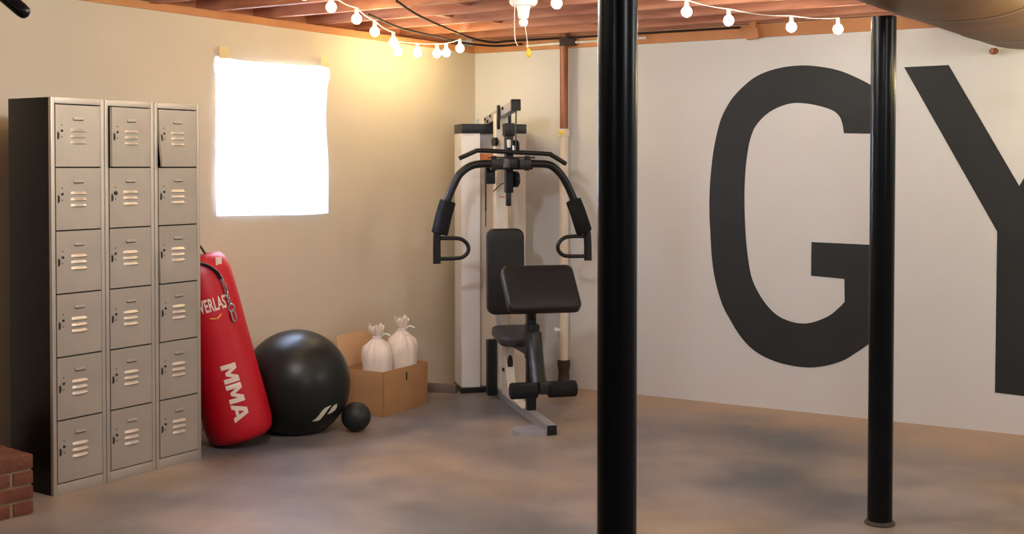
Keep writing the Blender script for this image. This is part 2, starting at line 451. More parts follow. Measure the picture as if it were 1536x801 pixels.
for c in range(3):
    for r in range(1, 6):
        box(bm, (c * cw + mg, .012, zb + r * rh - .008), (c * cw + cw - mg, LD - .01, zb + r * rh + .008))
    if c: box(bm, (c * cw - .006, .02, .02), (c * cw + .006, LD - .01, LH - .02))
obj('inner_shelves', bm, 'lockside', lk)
DW = cw - 2 * mg - .006; DH = rh - .007

def door(c, r, ajar=0., bend=0., lockblack=False, dent=0.):
    """r counted from the top; built around its right-hand hinge"""
    hx = c * cw + cw - mg - .003; zc_ = zt - (r + .5) * rh
    bm = new_bm(); NXd, NZd = 8, 8
    def surf(x, z):   # x from -DW..0 ; bent corners of a thin steel skin
        u = -x / DW; v = z / DH
        y = 0.
        y -= bend * (u ** 3) * max(0, .55 - v) ** 1.5
        y -= dent * math.exp(-((u - .75) ** 2 + (v - .1) ** 2) / .05)
        return y
    g0, g1 = [], []
    for j in range(NZd + 1):
        ra, rb_ = [], []
        for i in range(NXd + 1):
            x = -DW + DW * i / NXd; z = -DH / 2 + DH * j / NZd
            y = surf(x, z)
            ra.append(bm.verts.new((x, y - .0015, z))); rb_.append(bm.verts.new((x, y + .013, z)))
        g0.append(ra); g1.append(rb_)
    for g in (g0, g1):
        for j in range(NZd):
            for i in range(NXd): bm.faces.new((g[j][i], g[j][i + 1], g[j + 1][i + 1], g[j + 1][i]))
    for j in range(NZd):
        for i in (0, NXd): bm.faces.new((g0[j][i], g0[j + 1][i], g1[j + 1][i], g1[j][i]))
    for i in range(NXd):
        for j in (0, NZd): bm.faces.new((g0[j][i], g0[j][i + 1], g1[j][i + 1], g1[j][i]))
    d = obj('locker_door', bm, 'lockm', lk, 30)
    d.location = (hx, .001, zc_); d.rotation_euler = (0, 0, ajar)
    X = lambda u: -DW + DW * u
    Zv = lambda v: DH / 2 - DH * v
    bm = new_bm()
    for v in (.405, .505, .605):                 # three pressed louvre hoods
        n = 7
        top, lip, und = [], [], []
        for i in range(n + 1):
            u = i / n; x = X(.32) + (X(.69) - X(.32)) * u
            e = min(1, 5 * u, 5 * (1 - u)); y = surf(x, Zv(v)) - .0015
            top.append(bm.verts.new((x, y + .001, Zv(v - .028)))); lip.append(bm.verts.new((x, y - .0105 * e, Zv(v + .018)))); und.append(bm.verts.new((x, y + .001, Zv(v + .03))))
        for i in range(n):
            bm.faces.new((top[i], top[i + 1], lip[i + 1], lip[i])); bm.faces.new((lip[i], lip[i + 1], und[i + 1], und[i]))
    obj('louver', bm, 'louver', d, 40)
    bm = new_bm()
    y = surf(X(.5), Zv(.215)) - .0015
    box(bm, (X(.385), y - .004, Zv(.232)), (X(.615), y + .001, Zv(.196)), bev=.0015)
    box(bm, (X(.40), y - .0055, Zv(.236)), (X(.60), y - .002, Zv(.224)), bev=.001)
    box(bm, (X(.395), y - .0045, Zv(.246)), (X(.605), y + .001, Zv(.236)), mi=1)
    obj('number_plate', bm, ['lockf', 'lockside'], d)
    bm = new_bm()
    y = surf(X(.05), Zv(.5)) - .0015
    lathe(bm, [(.001, -.012), (.017, -.012), (.019, -.006), (.019, .001)], 18)
    for vv in bm.verts:
        p = vv.co.copy(); vv.co = Vector((X(.052) + max(-.5, min(1, p.x / .019)) * .0065, y + p.z * .28, Zv(.5) + p.y * .95))
    obj('latch', bm, 'black', d)
    bm = new_bm()
    for v, rr in ((.325, .0028), (.42, .0058 if not lockblack else .010), (.52, .0028)):
        y = surf(X(.135), Zv(v)) - .0015
        lathe(bm, [(rr, 0), (rr, .0015 if rr < .005 else .004), (rr * .55, .0016 if rr < .005 else .0055)], 12)
        for vv in bm.verts:
            if not vv.tag:
                p = vv.co.copy(); vv.co = Vector((X(.135) + p.x, y - p.z, Zv(v) + p.y)); vv.tag = True
    obj('lock_cylinder', bm, 'black' if (lockblack or r == 0) else 'lockside', d)
    return d
rnd = random.Random(3)
for c in range(3):
    for r in range(6):
        kw = dict(ajar=rnd.uniform(.002, .008))
        if (c, r) == (1, 0): kw = dict(ajar=.085)
        if (c, r) == (2, 0): kw = dict(ajar=.012, bend=.026, dent=-.006)
        if (c, r) == (2, 2): kw = dict(ajar=.01, dent=-.007, bend=.01)
        if (c, r) == (2, 3): kw = dict(ajar=.03)
        if (c, r) == (1, 1): kw = dict(ajar=.012, lockblack=True)
        if (c, r) == (1, 2): kw = dict(ajar=.008, dent=-.004)
        door(c, r, **kw)

# ------------------------------------------------------------------ brick plinth at the left edge
bp = Vector((-2.068, 5.30, 0)); a1 = Vector((-.64, -.768, 0)); a2 = Vector((-.768, .64, 0))
bm = new_bm(); mt = new_bm()
def bx(bm, u0, u1, v0, v1, z0, z1, bev=.0, mi=0):
    mx = Matrix(((a1.x, a2.x, 0, 0), (a1.y, a2.y, 0, 0), (0, 0, 1, 0), (0, 0, 0, 1)))
    box(bm, (u0, v0, z0), (u1, v1, z1), mx, bev, mi)
U, V, ch = 1.0, .62, .065
bx(bm, .006, U - .006, .006, V - .006, 0, .252, 0, 1)
rr = random.Random(4)
for k in range(4):
    z0_ = k * ch + .005; z1_ = (k + 1) * ch - .005 if k < 3 else .26
    u = 0. if k % 2 else -.10
    first = True
    while u < U - .01:
        ue = min(u + .20, U); us = max(u, 0)
        if k == 3:
            v = 0.
            while v < V - .01:
                bx(bm, us, ue - .006, v, min(v + .10, V) - .006, z0_, z1_ + rr.uniform(-.001, .001), .004); v += .105
        else:
            bx(bm, us, ue - .010, 0, .10, z0_, z1_, .004)
            bx(bm, us, ue - .010, V - .1, V, z0_, z1_, .004)
            if us == 0 or ue >= U:
                vv = .11 if us == 0 else .11
                while vv < V - .12:
                    x0_, x1_ = (0, .1) if us == 0 else (U - .1, U - .01)
                    bx(bm, x0_, x1_, vv, min(vv + .19, V - .11), z0_, z1_, .004); vv += .2
        u += .205
o = obj('brick_plinth', bm, ['brick', 'mortar'], None, 30, bp)
tag(o, 'low red brick plinth on the floor in front of the lockers', 'brickwork')

# ------------------------------------------------------------------ posts
def post(loc, top, lean, label, low):
    o = thing('support_post', label, 'post', loc, 0, 'black steel support posts')
    bm = new_bm(); r = .051
    lathe(bm, [(r, .004), (r, top)], 40, fn=lambda p, a, r_, z: p + Vector((lean * z, 0, 0)))
    obj('pole', bm, 'blackpaint', o, 60)
    bm = new_bm(); lathe(bm, [(.062, 0), (.064, .004), (.060, .010), (.053, .016)], 40); obj('base_collar', bm, 'pipebase', o, 60)
    return o
post((.270, 3.16, 0), 2.120, 0., 'nearer and wider-looking black steel post, left of the painted letter G', 0)
post((1.546, 5.155, 0), 2.124, .002, 'thinner black steel post standing in front of the painted letter G', 0)

# ------------------------------------------------------------------ duct
dd = Vector((.549, .836, 0)).normalized(); dn = Vector((dd.y, -dd.x, 0))       # along the duct, and to its right
d0 = Vector((1.546, 5.155, 0)) - dn * .17
duct = thing('heating_duct', 'wide rounded brown metal duct under the joists above the right post', 'duct', d0)
wd, zt_, zb0, zb1 = .80, 2.384, 2.125, 2.148
def dprof(n=28):
    out_ = []
    for k in range(n + 1):
        a = PI * k / n
        cx_ = -math.cos(a); sx_ = math.sin(a)
        out_.append((wd / 2 + wd / 2 * math.copysign(abs(cx_) ** .80, cx_), abs(sx_) ** .85))
    return out_
def duct_shell(bm, t0, t1, grow=0., n=8):
    rings = []
    pr = dprof()
    for i in range(n + 1):
        t = t0 + (t1 - t0) * i / n
        zb_ = zb0 + (zb1 - zb0) * max(0, t) / 2.1
        ring = [bm.verts.new(dd * t + dn * (x + (x - wd / 2) * grow * 2) + Z * (zt_ - (zt_ - zb_ + grow * 2 * .2) * q)) for x, q in pr]
        rings.append(ring)
    m = len(pr)
    for a, b in zip(rings, rings[1:]):
        for k in range(m - 1): bm.faces.new((a[k], a[k + 1], b[k + 1], b[k]))
        bm.faces.new((a[m - 1], a[0], b[0], b[m - 1]))
    bm.faces.new(rings[0][::-1]); bm.faces.new(rings[-1])
# length up to the right wall
tw = (C0 - d0).dot(nR) / dd.dot(nR)
tw2 = (C0 - (d0 + dn * wd)).dot(nR) / dd.dot(nR)
TE = min(tw, tw2) - .005
bm = new_bm(); duct_shell(bm, -7.0, TE, 0, 24); obj('duct_body', bm, 'duct', duct, 50)
for t in (-.95, .35, 1.55):
    bm = new_bm(); duct_shell(bm, t, t + .035, .006, 1); obj('seam_band', bm, 'ductband', duct, 50)
# little copper stub under the duct
p = Vector((2.69, 6.90, 0))
bm = new_bm(); lathe(bm, [(.016, 2.162), (.016, 2.156), (.024, 2.154), (.024, 2.136), (.012, 2.126)], 16, c=p)
tag(obj('pipe_stub', bm, 'copper', None, 40), 'short copper pipe end under the brown duct near the white wall', 'pipe')

# ------------------------------------------------------------------ punching bag
RB, LB = .178, 1.03
ub = Vector((-.242, -.035, .97)).normalized()
cam_dir = (Vector((0, 0, 1.1)) - Vector((-1.5, 6.68, .5))); cam_dir = (cam_dir - ub * cam_dir.dot(ub)).normalized()
rb_ = ub.cross(cam_dir).normalized()                # to the right as seen from the room
if rb_.x < 0: rb_ = -rb_
MB_ = Matrix(((rb_.x, cam_dir.x, ub.x), (rb_.y, cam_dir.y, ub.y), (rb_.z, cam_dir.z, ub.z)))
base_b = Vector((-1.458, 6.645, 0))
prof = [(.02, 0), (.09, .001), (.135, .006), (.16, .02), (.174, .045), (RB + .003, .09), (RB + .004, .2), (RB, .4), (RB - .002, .6), (RB - .003, .8), (RB - .008, .92), (RB - .02, .985), (RB - .04, 1.01), (.1, 1.02), (.03, 1.024)]
low = min((MB_ @ Vector((r * math.cos(a), r * math.sin(a), z))).z for r, z in prof for a in [k * PI / 40 for k in range(80)])
base_b.z = -low + .001
bagR = lambda z: [r for r, zz in prof if zz <= max(z, 0)][-1] if z < .05 else (RB + .004 if z < .3 else RB - .001)
def on_bag(u, v, off=0.):
    """u metres round to the right of the room-facing line, v metres up the axis"""
    r = RB + .001 if v < .5 else (RB - .002 if v < .85 else RB - .006)
    if v > .92: r = RB - .008 - (v - .92) * .25
    if v < .32: r = RB + .0035
    a = u / RB
    return MB_ @ Vector(((r + off) * math.sin(a), (r + off) * math.cos(a), v))
bag = thing('punching_bag', 'tall red punching bag leaning between the lockers and the big black ball', 'punching bag', base_b)
bm = new_bm(); lathe(bm, prof, 48)
for v in bm.verts: v.co = MB_ @ v.co
for f in bm.faces:
    if sum((MB_.transposed() @ v.co).z for v in f.verts) / len(f.verts) < .03: f.material_index = 1
obj('bag_body', bm, ['red', 'redend'], bag, 60)
def bag_text(name, s, size, at, rot, sx, mname, offset, shear=0., spacing=1.):
    bm = text_mesh(s, size, offset, shear, spacing)
    for v in bm.verts:
        x, y = v.co.x * sx, v.co.y
        x, y = x * math.cos(rot) - y * math.sin(rot), x * math.sin(rot) + y * math.cos(rot)
        v.co = on_bag(at[0] + x, at[1] + y, .0022)
    o = obj(name, bm, mname, bag, None); return o
o = bag_text('brand_print', 'EVERLAST', .096, (.036, .755), 0, .44, 'print_w', .0022, spacing=1.05)
bm = new_bm()
from mathutils.geometry import tessellate_polygon
LM = [[(0, 0), (0, 1), (.3, 1), (.5, .5), (.7, 1), (1, 1), (1, 0), (.75, 0), (.75, .60), (.58, .2), (.42, .2), (.25, .60), (.25, 0)]]
LA = [[(0, 0), (.34, 1), (.66, 1), (1, 0), (.74, 0), (.68, .2), (.32, .2), (.26, 0)], [(.39, .40), (.61, .40), (.5, .76)]]
for x0_, wl, L_p in ((.0, .100, LM), (.108, .100, LM), (.212, .098, LA)):
    loops = [[Vector((x0_ + u * wl, v * .080, 0)) for u, v in lp_] for lp_ in L_p]
    vv = [bm.verts.new(p) for lp_ in loops for p in lp_]
    for t in tessellate_polygon(loops): bm.faces.new([vv[i] for i in t])
for _ in range(3):
    es = [e for e in bm.edges if e.calc_length() > .015]
    bmesh.ops.subdivide_edges(bm, edges=es, cuts=1); bmesh.ops.triangulate(bm, faces=bm.faces[:])
for v in bm.verts:                                  # reads down the bag, tops of the letters to the right
    x, y = v.co.x, v.co.y; v.co = on_bag(-.012 + y, .435 - x, .0022)
obj('letter_print', bm, 'print_w', bag, None)
bm = new_bm()                                       # small orange swallow mark below the brand
for poly in ([(-.035, .012), (-.006, .004), (.004, -.006), (-.012, -.001), (-.03, .004)], [(.004, -.006), (.002, .004), (.035, .022), (.028, .01)]):
    bm.faces.new([bm.verts.new(on_bag(.034 + x, .683 + y, .0022)) for x, y in poly])
obj('mark_print', bm, 'print_o', bag, None)
bm = new_bm()
tube(bm, [on_bag(q.x, q.y, .005) for q in smooth_path([(-.22, .965, 0), (-.12, .995, 0), (-.02, .995, 0), (.05, .97, 0), (.095, .925, 0), (.112, .88, 0)], 5)], .023, 10, flat=.35)
obj('strap', bm, 'webbing', bag, 60)
bm = new_bm()
tube(bm, [MB_ @ q for q in smooth_path([(-.10, .02, 1.02), (-.03, .05, 1.085), (.035, .06, 1.08), (.06, .07, 1.025)], 6)], .016, 10, flat=.4)
obj('strap', bm, 'webbing', bag, 60)
bm = new_bm()
box(bm, (-.022, -.003, -.024), (.022, .003, .024), Matrix.Translation(on_bag(.142, .965, .004)) @ (MB_ @ Matrix.Rotation(.25, 3, 'Y')).to_4x4() @ Matrix.Rotation(-.8, 4, 'Z'), .002)
obj('tag', bm, 'print_w', bag)['label'] = 'cream tag on the red bag'
def link(bm, c, ax, side, ln, wd_, r):
    pts = []
    for k in range(17):
        a = 2 * PI * k / 16
        pts.append(c + ax * ((ln / 2) * math.sin(a)) + side * ((wd_ / 2) * math.cos(a)))
    tube(bm, pts, r, 7, caps=False)
path = smooth_path([(.112, .885, 0), (.118, .84, 0), (.119, .79, 0), (.122, .735, 0)], 6)
L_ = 0; bm = new_bm(); k = 0; n_l = 10
for i in range(n_l):
    t = i / (n_l - 1) * (len(path) - 1); a = path[int(min(t, len(path) - 1.001))]; b = path[min(int(t) + 1, len(path) - 1)]; q = a.lerp(b, t - int(t))
    c = on_bag(q.x, q.y, .012); up = (on_bag(q.x, q.y + .01, .012) - c).normalized(); outw = (on_bag(q.x, q.y, .03) - c).normalized(); sd = up.cross(outw)
    link(bm, c, up, sd if i % 2 else outw, .030, .016, .0026)
ch_ = obj('chain', bm, 'steel', bag, 60)
bm = new_bm()
c = on_bag(.123, .715, .012); up = ub; sd = rb_
link(bm, c, up, sd, .04, .034, .004)
c = on_bag(.124, .672, .013); link(bm, c, up, sd, .065, .022, .0045)
tube(bm, [on_bag(.112, .70, .012), on_bag(.113, .645, .012)], .005, 8)
obj('snap_hook', bm, 'steel', bag, 60)

# ------------------------------------------------------------------ exercise balls
def ball(name, label, loc, R, floor_flat, matn, press=None):
    t = thing(name, label, 'ball', (loc[0], loc[1], 0))
    bm = new_bm(); bmesh.ops.create_uvsphere(bm, u_segments=64, v_segments=40, radius=R)
    for v in bm.verts:
        p = v.co + Vector((0, 0, loc[2]))
        if p.z < .0: p.z = 0. + p.z * .002
        w_ = Vector((loc[0], loc[1], 0)) + p
        if press:
            q0, ax, rr_ = press
            d = w_ - q0; d -= ax * d.dot(ax)
            if d.length < rr_: w_ += d.normalized() * (rr_ - d.length)
        v.co = w_ - Vector((loc[0], loc[1], 0))
        v.co.z = max(v.co.z, 0)
    obj('ball_skin', bm, matn, t, 80)
    return t
bl = ball('exercise_ball', 'big black inflatable exercise ball against the cream wall', (-1.226, 6.985, .268), .3056, 1, 'rubber', (base_b, ub, RB + .012))
# pale slanted mark printed on the ball
ctr = Vector((0, 0, .268))
bv = Vector((.172, -.968, .180)).normalized(); br = bv.cross(Vector((0, 0, -1))).normalized(); bu = br.cross(bv) * -1     # printed from the room side
if bu.z < 0: bu = -bu
if br.x < 0: br = -br
def on_ball(x, y):
    return ctr + br * x + bu * y + bv * math.sqrt(.3066 ** 2 - x * x - y * y)
bm = new_bm()
K = .000424
def strip(pts):
    n = len(pts) // 2
    a = pts[:n]; b = pts[n:][::-1]
    va = [bm.verts.new(on_ball(-.0113 + x * K, -.0151 - y * K)) for x, y in a]; vb = [bm.verts.new(on_ball(-.0113 + x * K, -.0151 - y * K)) for x, y in b]
    for i in range(n - 1): bm.faces.new((va[i], va[i + 1], vb[i + 1], vb[i]))
strip([(225, 460), (270, 430), (310, 390), (350, 335), (385, 300), (430, 278), (480, 262), (455, 288), (430, 315), (400, 360), (365, 405), (335, 440), (300, 458), (262, 462)])
strip([(425, 375), (450, 345), (480, 295), (515, 262), (555, 246), (548, 295), (530, 325), (500, 348), (465, 366), (430, 378)])
obj('printed_mark', bm, 'ballprint', bl, None)['label'] = 'slanted cream mark on the black ball'
ball('medicine_ball', 'small black ball on the floor at the foot of the big ball', (-.884, 6.965, .083), .0835, 1, 'rubber2')

# ------------------------------------------------------------------ cardboard box and sand bags
aB = math.atan2(.873, .488); bx0 = Vector((-.770, 7.355, 0))
cb = thing('cardboard_box', 'open brown cardboard box on the floor holding two tied cloth bags', 'box', bx0, aB)
bl_, bw_, bh_ = .485, .33, .27; tk = .005
bm = new_bm()
box(bm, (0, 0, 0), (bl_, bw_, tk)); box(bm, (0, 0, 0), (bl_, tk, bh_), bev=.0015); box(bm, (0, bw_ - tk, 0), (bl_, bw_, bh_), bev=.0015)
box(bm, (0, 0, 0), (tk, bw_, bh_), bev=.0015); box(bm, (bl_ - tk, 0, 0), (bl_, bw_, bh_), bev=.0015)
obj('carton', bm, 'card', cb)
bm = new_bm()
mx = Matrix.Translation((0, bw_ - tk, bh_)) @ Matrix.Rotation(math.radians(-9), 4, 'X')
box(bm, (.004, 0, .0), (bl_ - .004, .004, .195), mx, .0012)
f = obj('flap', bm, 'cardin', cb); f['label'] = 'pale flap standing up at the back of the box'
bm = new_bm()
mx = Matrix.Translation((0.006, 0.01, bh_ - .004)) @ Matrix.Rotation(math.radians(178), 4, 'X')
box(bm, (.006, -.004, 0), (bl_ - .02, 0., .14), Matrix.Translation((0.0, .006, bh_ - .15)), .001)
obj('flap', bm, 'cardin', cb)
bm = new_bm()
box(bm, (.24, -.0012, .188), (.254, .001, .236), bev=.0005)
obj('hand_slot', bm, 'black', cb)
MX = cb.matrix_basis
def sandbag(lx, ly, scale, seed, label, lean):
    R_ = Matrix.Rotation(aB, 4, 'Z')
    loc = bx0 + (R_ @ Vector((lx, ly, tk + .0005)))
    t = thing('cloth_sandbag', label, 'bag', loc, seed * .9, 'tied cloth bags in the box')
    rg = random.Random(seed); ph = [rg.uniform(0, 6) for _ in range(6)]
    def fn(p, a, r, z):
        k = max(0., min(1., (z - .30 * scale) / (.17 * scale)))
        w_ = 1 + .10 * k * math.sin(9 * a + ph[0]) + .07 * k * math.sin(14 * a + ph[1]) + .035 * math.sin(3 * a + ph[2] + z * 9) + .025 * math.sin(5 * a + ph[3] - z * 14)
        q = Vector((p.x * w_, p.y * w_, p.z + (.010 * math.sin(2 * a + ph[4]) * (1 if .05 < z < .43 * scale else 0))))
        q.x += lean[0] * max(0, z - .36) ** 1.; q.y += lean[1] * max(0, z - .36)
        if z > .50 * scale: q.z += .012 * math.sin(3 * a + ph[5]) + .008 * math.sin(7 * a)
        return q
    S = scale
    pr = [(.02, 0), (.06, .001), (.082, .012), (.093, .05), (.096, .12), (.095, .22), (.097, .30), (.099, .345), (.094, .38), (.080, .41), (.058, .435), (.038, .455), (.024, .468), (.019, .476), (.023, .485), (.034, .50), (.042, .52), (.045, .545)]
    bm = new_bm(); rings = lathe(bm, [(r * (S if z < .4 else 1), z * S) for r, z in pr], 56, fn=fn, cap=False)
    bm.faces.new(rings[0][::-1])
    inner = [bm.verts.new(v.co + Vector((-(v.co.x) * .12, -(v.co.y) * .12, -.03))) for v in rings[-1]]
    cxy = sum((v.co for v in rings[-1]), Vector()) / len(rings[-1]); 
    c_ = bm.verts.new(cxy - Vector((0, 0, .05)))
    m = len(inner)
    for i in range(m):
        bm.faces.new((rings[-1][i], rings[-1][(i + 1) % m], inner[(i + 1) % m], inner[i])); bm.faces.new((inner[i], inner[(i + 1) % m], c_))
    obj('sack', bm, 'sack', t, 70)
    zt2 = .476 * S; off = Vector((lean[0] * (zt2 - .36), lean[1] * (zt2 - .36), zt2))
    bm = new_bm()
    tube(bm, [off + Vector((.023 * math.cos(a), .023 * math.sin(a), .003 * math.sin(2 * a))) for a in [2 * PI * k / 20 for k in range(21)]], .006, 8, caps=False)
    Rb = Matrix.Rotation(-seed * .9, 3, 'Z')
    for dx, dz in (((.085, -.03), .012), ((.04, -.05), -.03)):
        v = Rb @ Vector((dx[0], dx[1], 0))
        tube(bm, smooth_path([off + v * .25, off + v * .6 + Vector((0, 0, dz + .01)), off + v + Vector((0, 0, dz))], 4), .005, 7)
    obj('tie', bm, 'sacktie', t, 60)
sandbag(.122, .128, .95, 2, 'left tied cream cloth bag in front of the box flap', (.12, .02))
sandbag(.356, .110, 1.0, 5, 'right tied cream cloth bag with a long white tie end', (0, 0))

# ------------------------------------------------------------------ board on the floor by the corner
pa, pb = Vector((-.62, 8.19, 0)), Vector((-.375, 8.118, 0)); d_ = (pb - pa).normalized(); n_ = Vector((-d_.y, d_.x, 0))
bm = new_bm(); ln = (pb - pa).length
mx = Matrix(((d_.x, n_.x, 0, 0), (d_.y, n_.y, 0, 0), (0, 0, 1, 0), (0, 0, 0, 1)))
box(bm, (0, 0, 0), (ln, .045, .056), mx, .003)
tag(obj('wood_board', bm, 'board', None, 30, pa), 'short dark board on the floor between the box and the gym machine', 'board')

# ------------------------------------------------------------------ home gym machine
FM = Vector((.223, 6.857, 0)); aM = math.radians(14.25)
gm = thing('home_gym_machine', 'multi-station home gym machine with black pads in the room corner', 'exercise machine', FM, aM)
# local: x to the right, y back towards the corner, z up
bm = new_bm(); box(bm, (-.029, .004, .002), (.029, 1.40, .058), bev=.006); o = obj('base_beam', bm, 'gymgrey', gm)
bm = new_bm(); box(bm, (-.027, -.006, .004), (.027, .004, .056), bev=.003); obj('end_cap', bm, 'gymblack', o)
bm = new_bm()
prism(bm, [(-.215, .075), (-.185, .006), (-.028, .006), (-.028, .17), (-.17, .17)], lambda u, v, t: Vector((u, v, t)), .0, .026)
obj('foot_plate', bm, 'gymgrey', gm)
# weight stack housing
YS = 1.385
bm = new_bm()
prism(bm, [(-.222, YS), (-.10, YS - .012), (-.095, YS + .04), (-.095, YS + .225), (-.222, YS + .225)], lambda u, v, t: Vector((u, v, t)), .035, 1.722)
o = obj('shroud_side', bm, 'shroud', gm)
bm = new_bm()
prism(bm, [(.216, YS), (.11, YS - .012), (.105, YS + .04), (.105, YS + .225), (.216, YS + .225)], lambda u, v, t: Vector((u, v, t)), .035, 1.722)
obj('shroud_side', bm, 'shroudin', gm)
bm = new_bm(); box(bm, (-.10, YS + .03, .035), (.11, YS + .22, 1.722)); o = obj('shroud_center', bm, 'shroudin', gm)
bm = new_bm(); box(bm, (-.094, YS + .0275, 1.535), (.105, YS + .031, 1.585)); obj('sticker', bm, 'orange', o)['label'] = 'orange sticker strip'
bm = new_bm(); box(bm, (-.094, YS + .0265, 1.595), (.105, YS + .031, 1.715)); obj('plate', bm, 'gymgrey', o)
bm = new_bm(); box(bm, (-.225, YS - .014, 1.72), (.219, YS + .228, 1.783), bev=.004); o = obj('shroud_cap', bm, 'gymblack', gm)
bm = new_bm(); lathe(bm, [(.007, 1.783), (.007, 1.815), (.003, 1.818)], 10, c=(-.10, YS + .06, 0)); obj('guide_pin', bm, 'steel', o)
bm = new_bm(); box(bm, (-.230, YS - .02, 0), (.222, YS + .23, .038), bev=.005); obj('shroud_base', bm, 'gymblack', gm)
bm = new_bm(); box(bm, (-.106, 1.12, .02), (-.040, 1.19, .385), bev=.014); obj('side_guard', bm, 'gymblack', gm)
# upright and top boom
bm = new_bm(); box(bm, (-.041, 1.17, .057), (.041, 1.25, 1.845), bev=.007); o = obj('upright', bm, 'gymwhite', gm)
bm = new_bm(); box(bm, (-.018, 1.1685, 1.30), (.018, 1.1705, 1.308)); obj('red_mark', bm, 'orange', o)
bt = math.atan2(.074, .73)
mxb = Matrix.Translation((0, 1.58, 1.803)) @ Matrix.Rotation(PI, 4, 'Z') @ Matrix.Rotation(bt, 4, 'X')
bm = new_bm(); box(bm, (-.026, 0, -.03), (.026, .76, .03), mxb, .005); o = obj('boom', bm, 'gymgrey', gm)
bm = new_bm(); box(bm, (-.030, .755, -.034), (.030, .785, .036), mxb, .004); obj('end_cap', bm, 'gymblack', o)
for yy, zz in ((.05, .012), (.12, -.012), (.2, .012), (.55, .012)):
    bm = new_bm(); lathe(bm, [(.001, .008), (.009, .008), (.011, 0)], 10)
    for v in bm.verts: v.co = mxb @ Vector((.026 + v.co.z, yy + v.co.x, zz + v.co.y))
    obj('bolt', bm, 'gymblack', o)
bm = new_bm(); box(bm, (-.045, 1.10, 1.74), (-.029, 1.13, 1.895), bev=.003); box(bm, (.029, 1.10, 1.78), (.045, 1.13, 1.87), bev=.003); obj('boom_bracket', bm, 'gymblack', gm)
# carriage with pulleys
bm = new_bm()
box(bm, (-.024, .96, 1.335), (.024, 1.02, 1.765), bev=.006); box(bm, (-.034, .955, 1.69), (.034, 1.03, 1.775), bev=.01)
box(bm, (-.018, .97, 1.25), (.014, 1.01, 1.34), bev=.008); box(bm, (-.02, 1.0, 1.52), (.02, 1.17, 1.56), bev=.004)
obj('press_carriage', bm, 'gymblack', gm)
def disc(bm, c, ax, r, t, seg=28):
    ax = Vector(ax).normalized(); tube(bm, [Vector(c) - ax * t / 2, Vector(c) - ax * t * .2, Vector(c) + ax * t * .2, Vector(c) + ax * t / 2], [r, r * .9, r * .9, r], seg)
for c, r in (((.038, .98, 1.42), .052), ((.042, 1.0, 1.625), .045), ((-.115, 1.03, 1.43), .042), ((-.055, 1.14, 1.66), .03)):
    bm = new_bm(); disc(bm, c, (1, .25, 0), r, .022); obj('pulley', bm, 'gymblack', gm)
bm = new_bm(); box(bm, (-.148, .99, 1.39), (-.085, 1.05, 1.51), bev=.008); box(bm, (-.150, 1.0, 1.22), (-.142, 1.012, 1.40)); obj('cable_hanger', bm, 'gymblack', gm)
bm = new_bm(); lathe(bm, [(.010, 1.62), (.013, 1.64), (.013, 1.665), (.009, 1.67)], 14, c=(-.01, .945, 0)); obj('cable_stop', bm, 'porcelain', gm)
bm = new_bm()
tube(bm, [(.014, .86, 1.86), (.012, .86, 1.62), (.0, .86, 1.60)], .0045, 8); obj('cable', bm, 'gymblack', gm)
bm = new_bm(); tube(bm, [(-.146, 1.005, 1.23), (-.146, 1.005, 1.12)], .003, 6); obj('cable', bm, 'gymblack', gm)
bm = new_bm(); tube(bm, [(.03, .97, 1.40), (-.02, 1.10, 1.39), (-.06, 1.16, 1.34)], .0035, 6); obj('cable', bm, 'gymblack', gm)
# lat bar
bm = new_bm()
tube(bm, smooth_path([(-.350, .85, 1.551), (-.31, .85, 1.568), (-.255, .85, 1.592), (-.215, .85, 1.600), (0, .85, 1.590), (.215, .85, 1.580), (.245, .85, 1.570), (.29, .85, 1.545), (.336, .85, 1.517)], 5), .0145, 14)
o = obj('lat_bar', bm, 'gymblack', gm, 60)
bm = new_bm(); tube(bm, [(0, .85, 1.60), (0, .86, 1.63)], .01, 10); obj('bar_clip', bm, 'steel', o)
# press frame
bm = new_bm()
box(bm, (-.15, .83, 1.552), (.13, .95, 1.561), bev=.002); tube(bm, [(-.14, .86, 1.488), (.12, .86, 1.488)], .007, 10)
box(bm, (-.03, .84, 1.49), (.03, .965, 1.555), bev=.004)
obj('press_crossplate', bm, 'gymblack', gm)
def arm(pts, sgn, hand):
    bm = new_bm(); tube(bm, smooth_path([(x, .85, z) for x, z in pts], 6), .0245, 16)
    px, pz = pts[0]
    box(bm, (px - .02 if sgn < 0 else px - .055, .818, 1.482), (px + .055 if sgn < 0 else px + .02, .882, 1.548), bev=.006)
    a_ = obj('press_arm', bm, 'gymblack', gm, 60)
    bm = new_bm(); lathe(bm, [(.018, 1.475), (.018, 1.565), (.012, 1.568)], 14, c=(px, .85, 0)); obj('pivot_pin', bm, 'gymblack', a_)
    (x0, z0_), (x1, z1_) = hand['foam']
    bm = new_bm(); v0 = Vector((x0, .85, z0_)); v1 = Vector((x1, .85, z1_)); d = (v1 - v0)
    tube(bm, [v0, v0 + d * .02, v0 + d * .4 + Vector((.003 * sgn, 0, 0)), v0 + d * .96, v1], [.042, .050, .051, .052, .045], 22)
    obj('foam_sleeve', bm, 'foam', a_, 60)
    bm = new_bm(); xe = pts[-1][0]
    s = -sgn
    tube(bm, smooth_path([(xe, .85, 1.06), (xe + s * .10, .85, 1.06), (xe + s * .155, .85, 1.052), (xe + s * .192, .85, 1.02), (xe + s * .197, .85, .98), (xe + s * .172, .85, .948), (xe + s * .13, .85, .936), (xe, .85, .934)], 5), .0125, 12)
    obj('hand_grip', bm, 'gymblack', a_, 60)
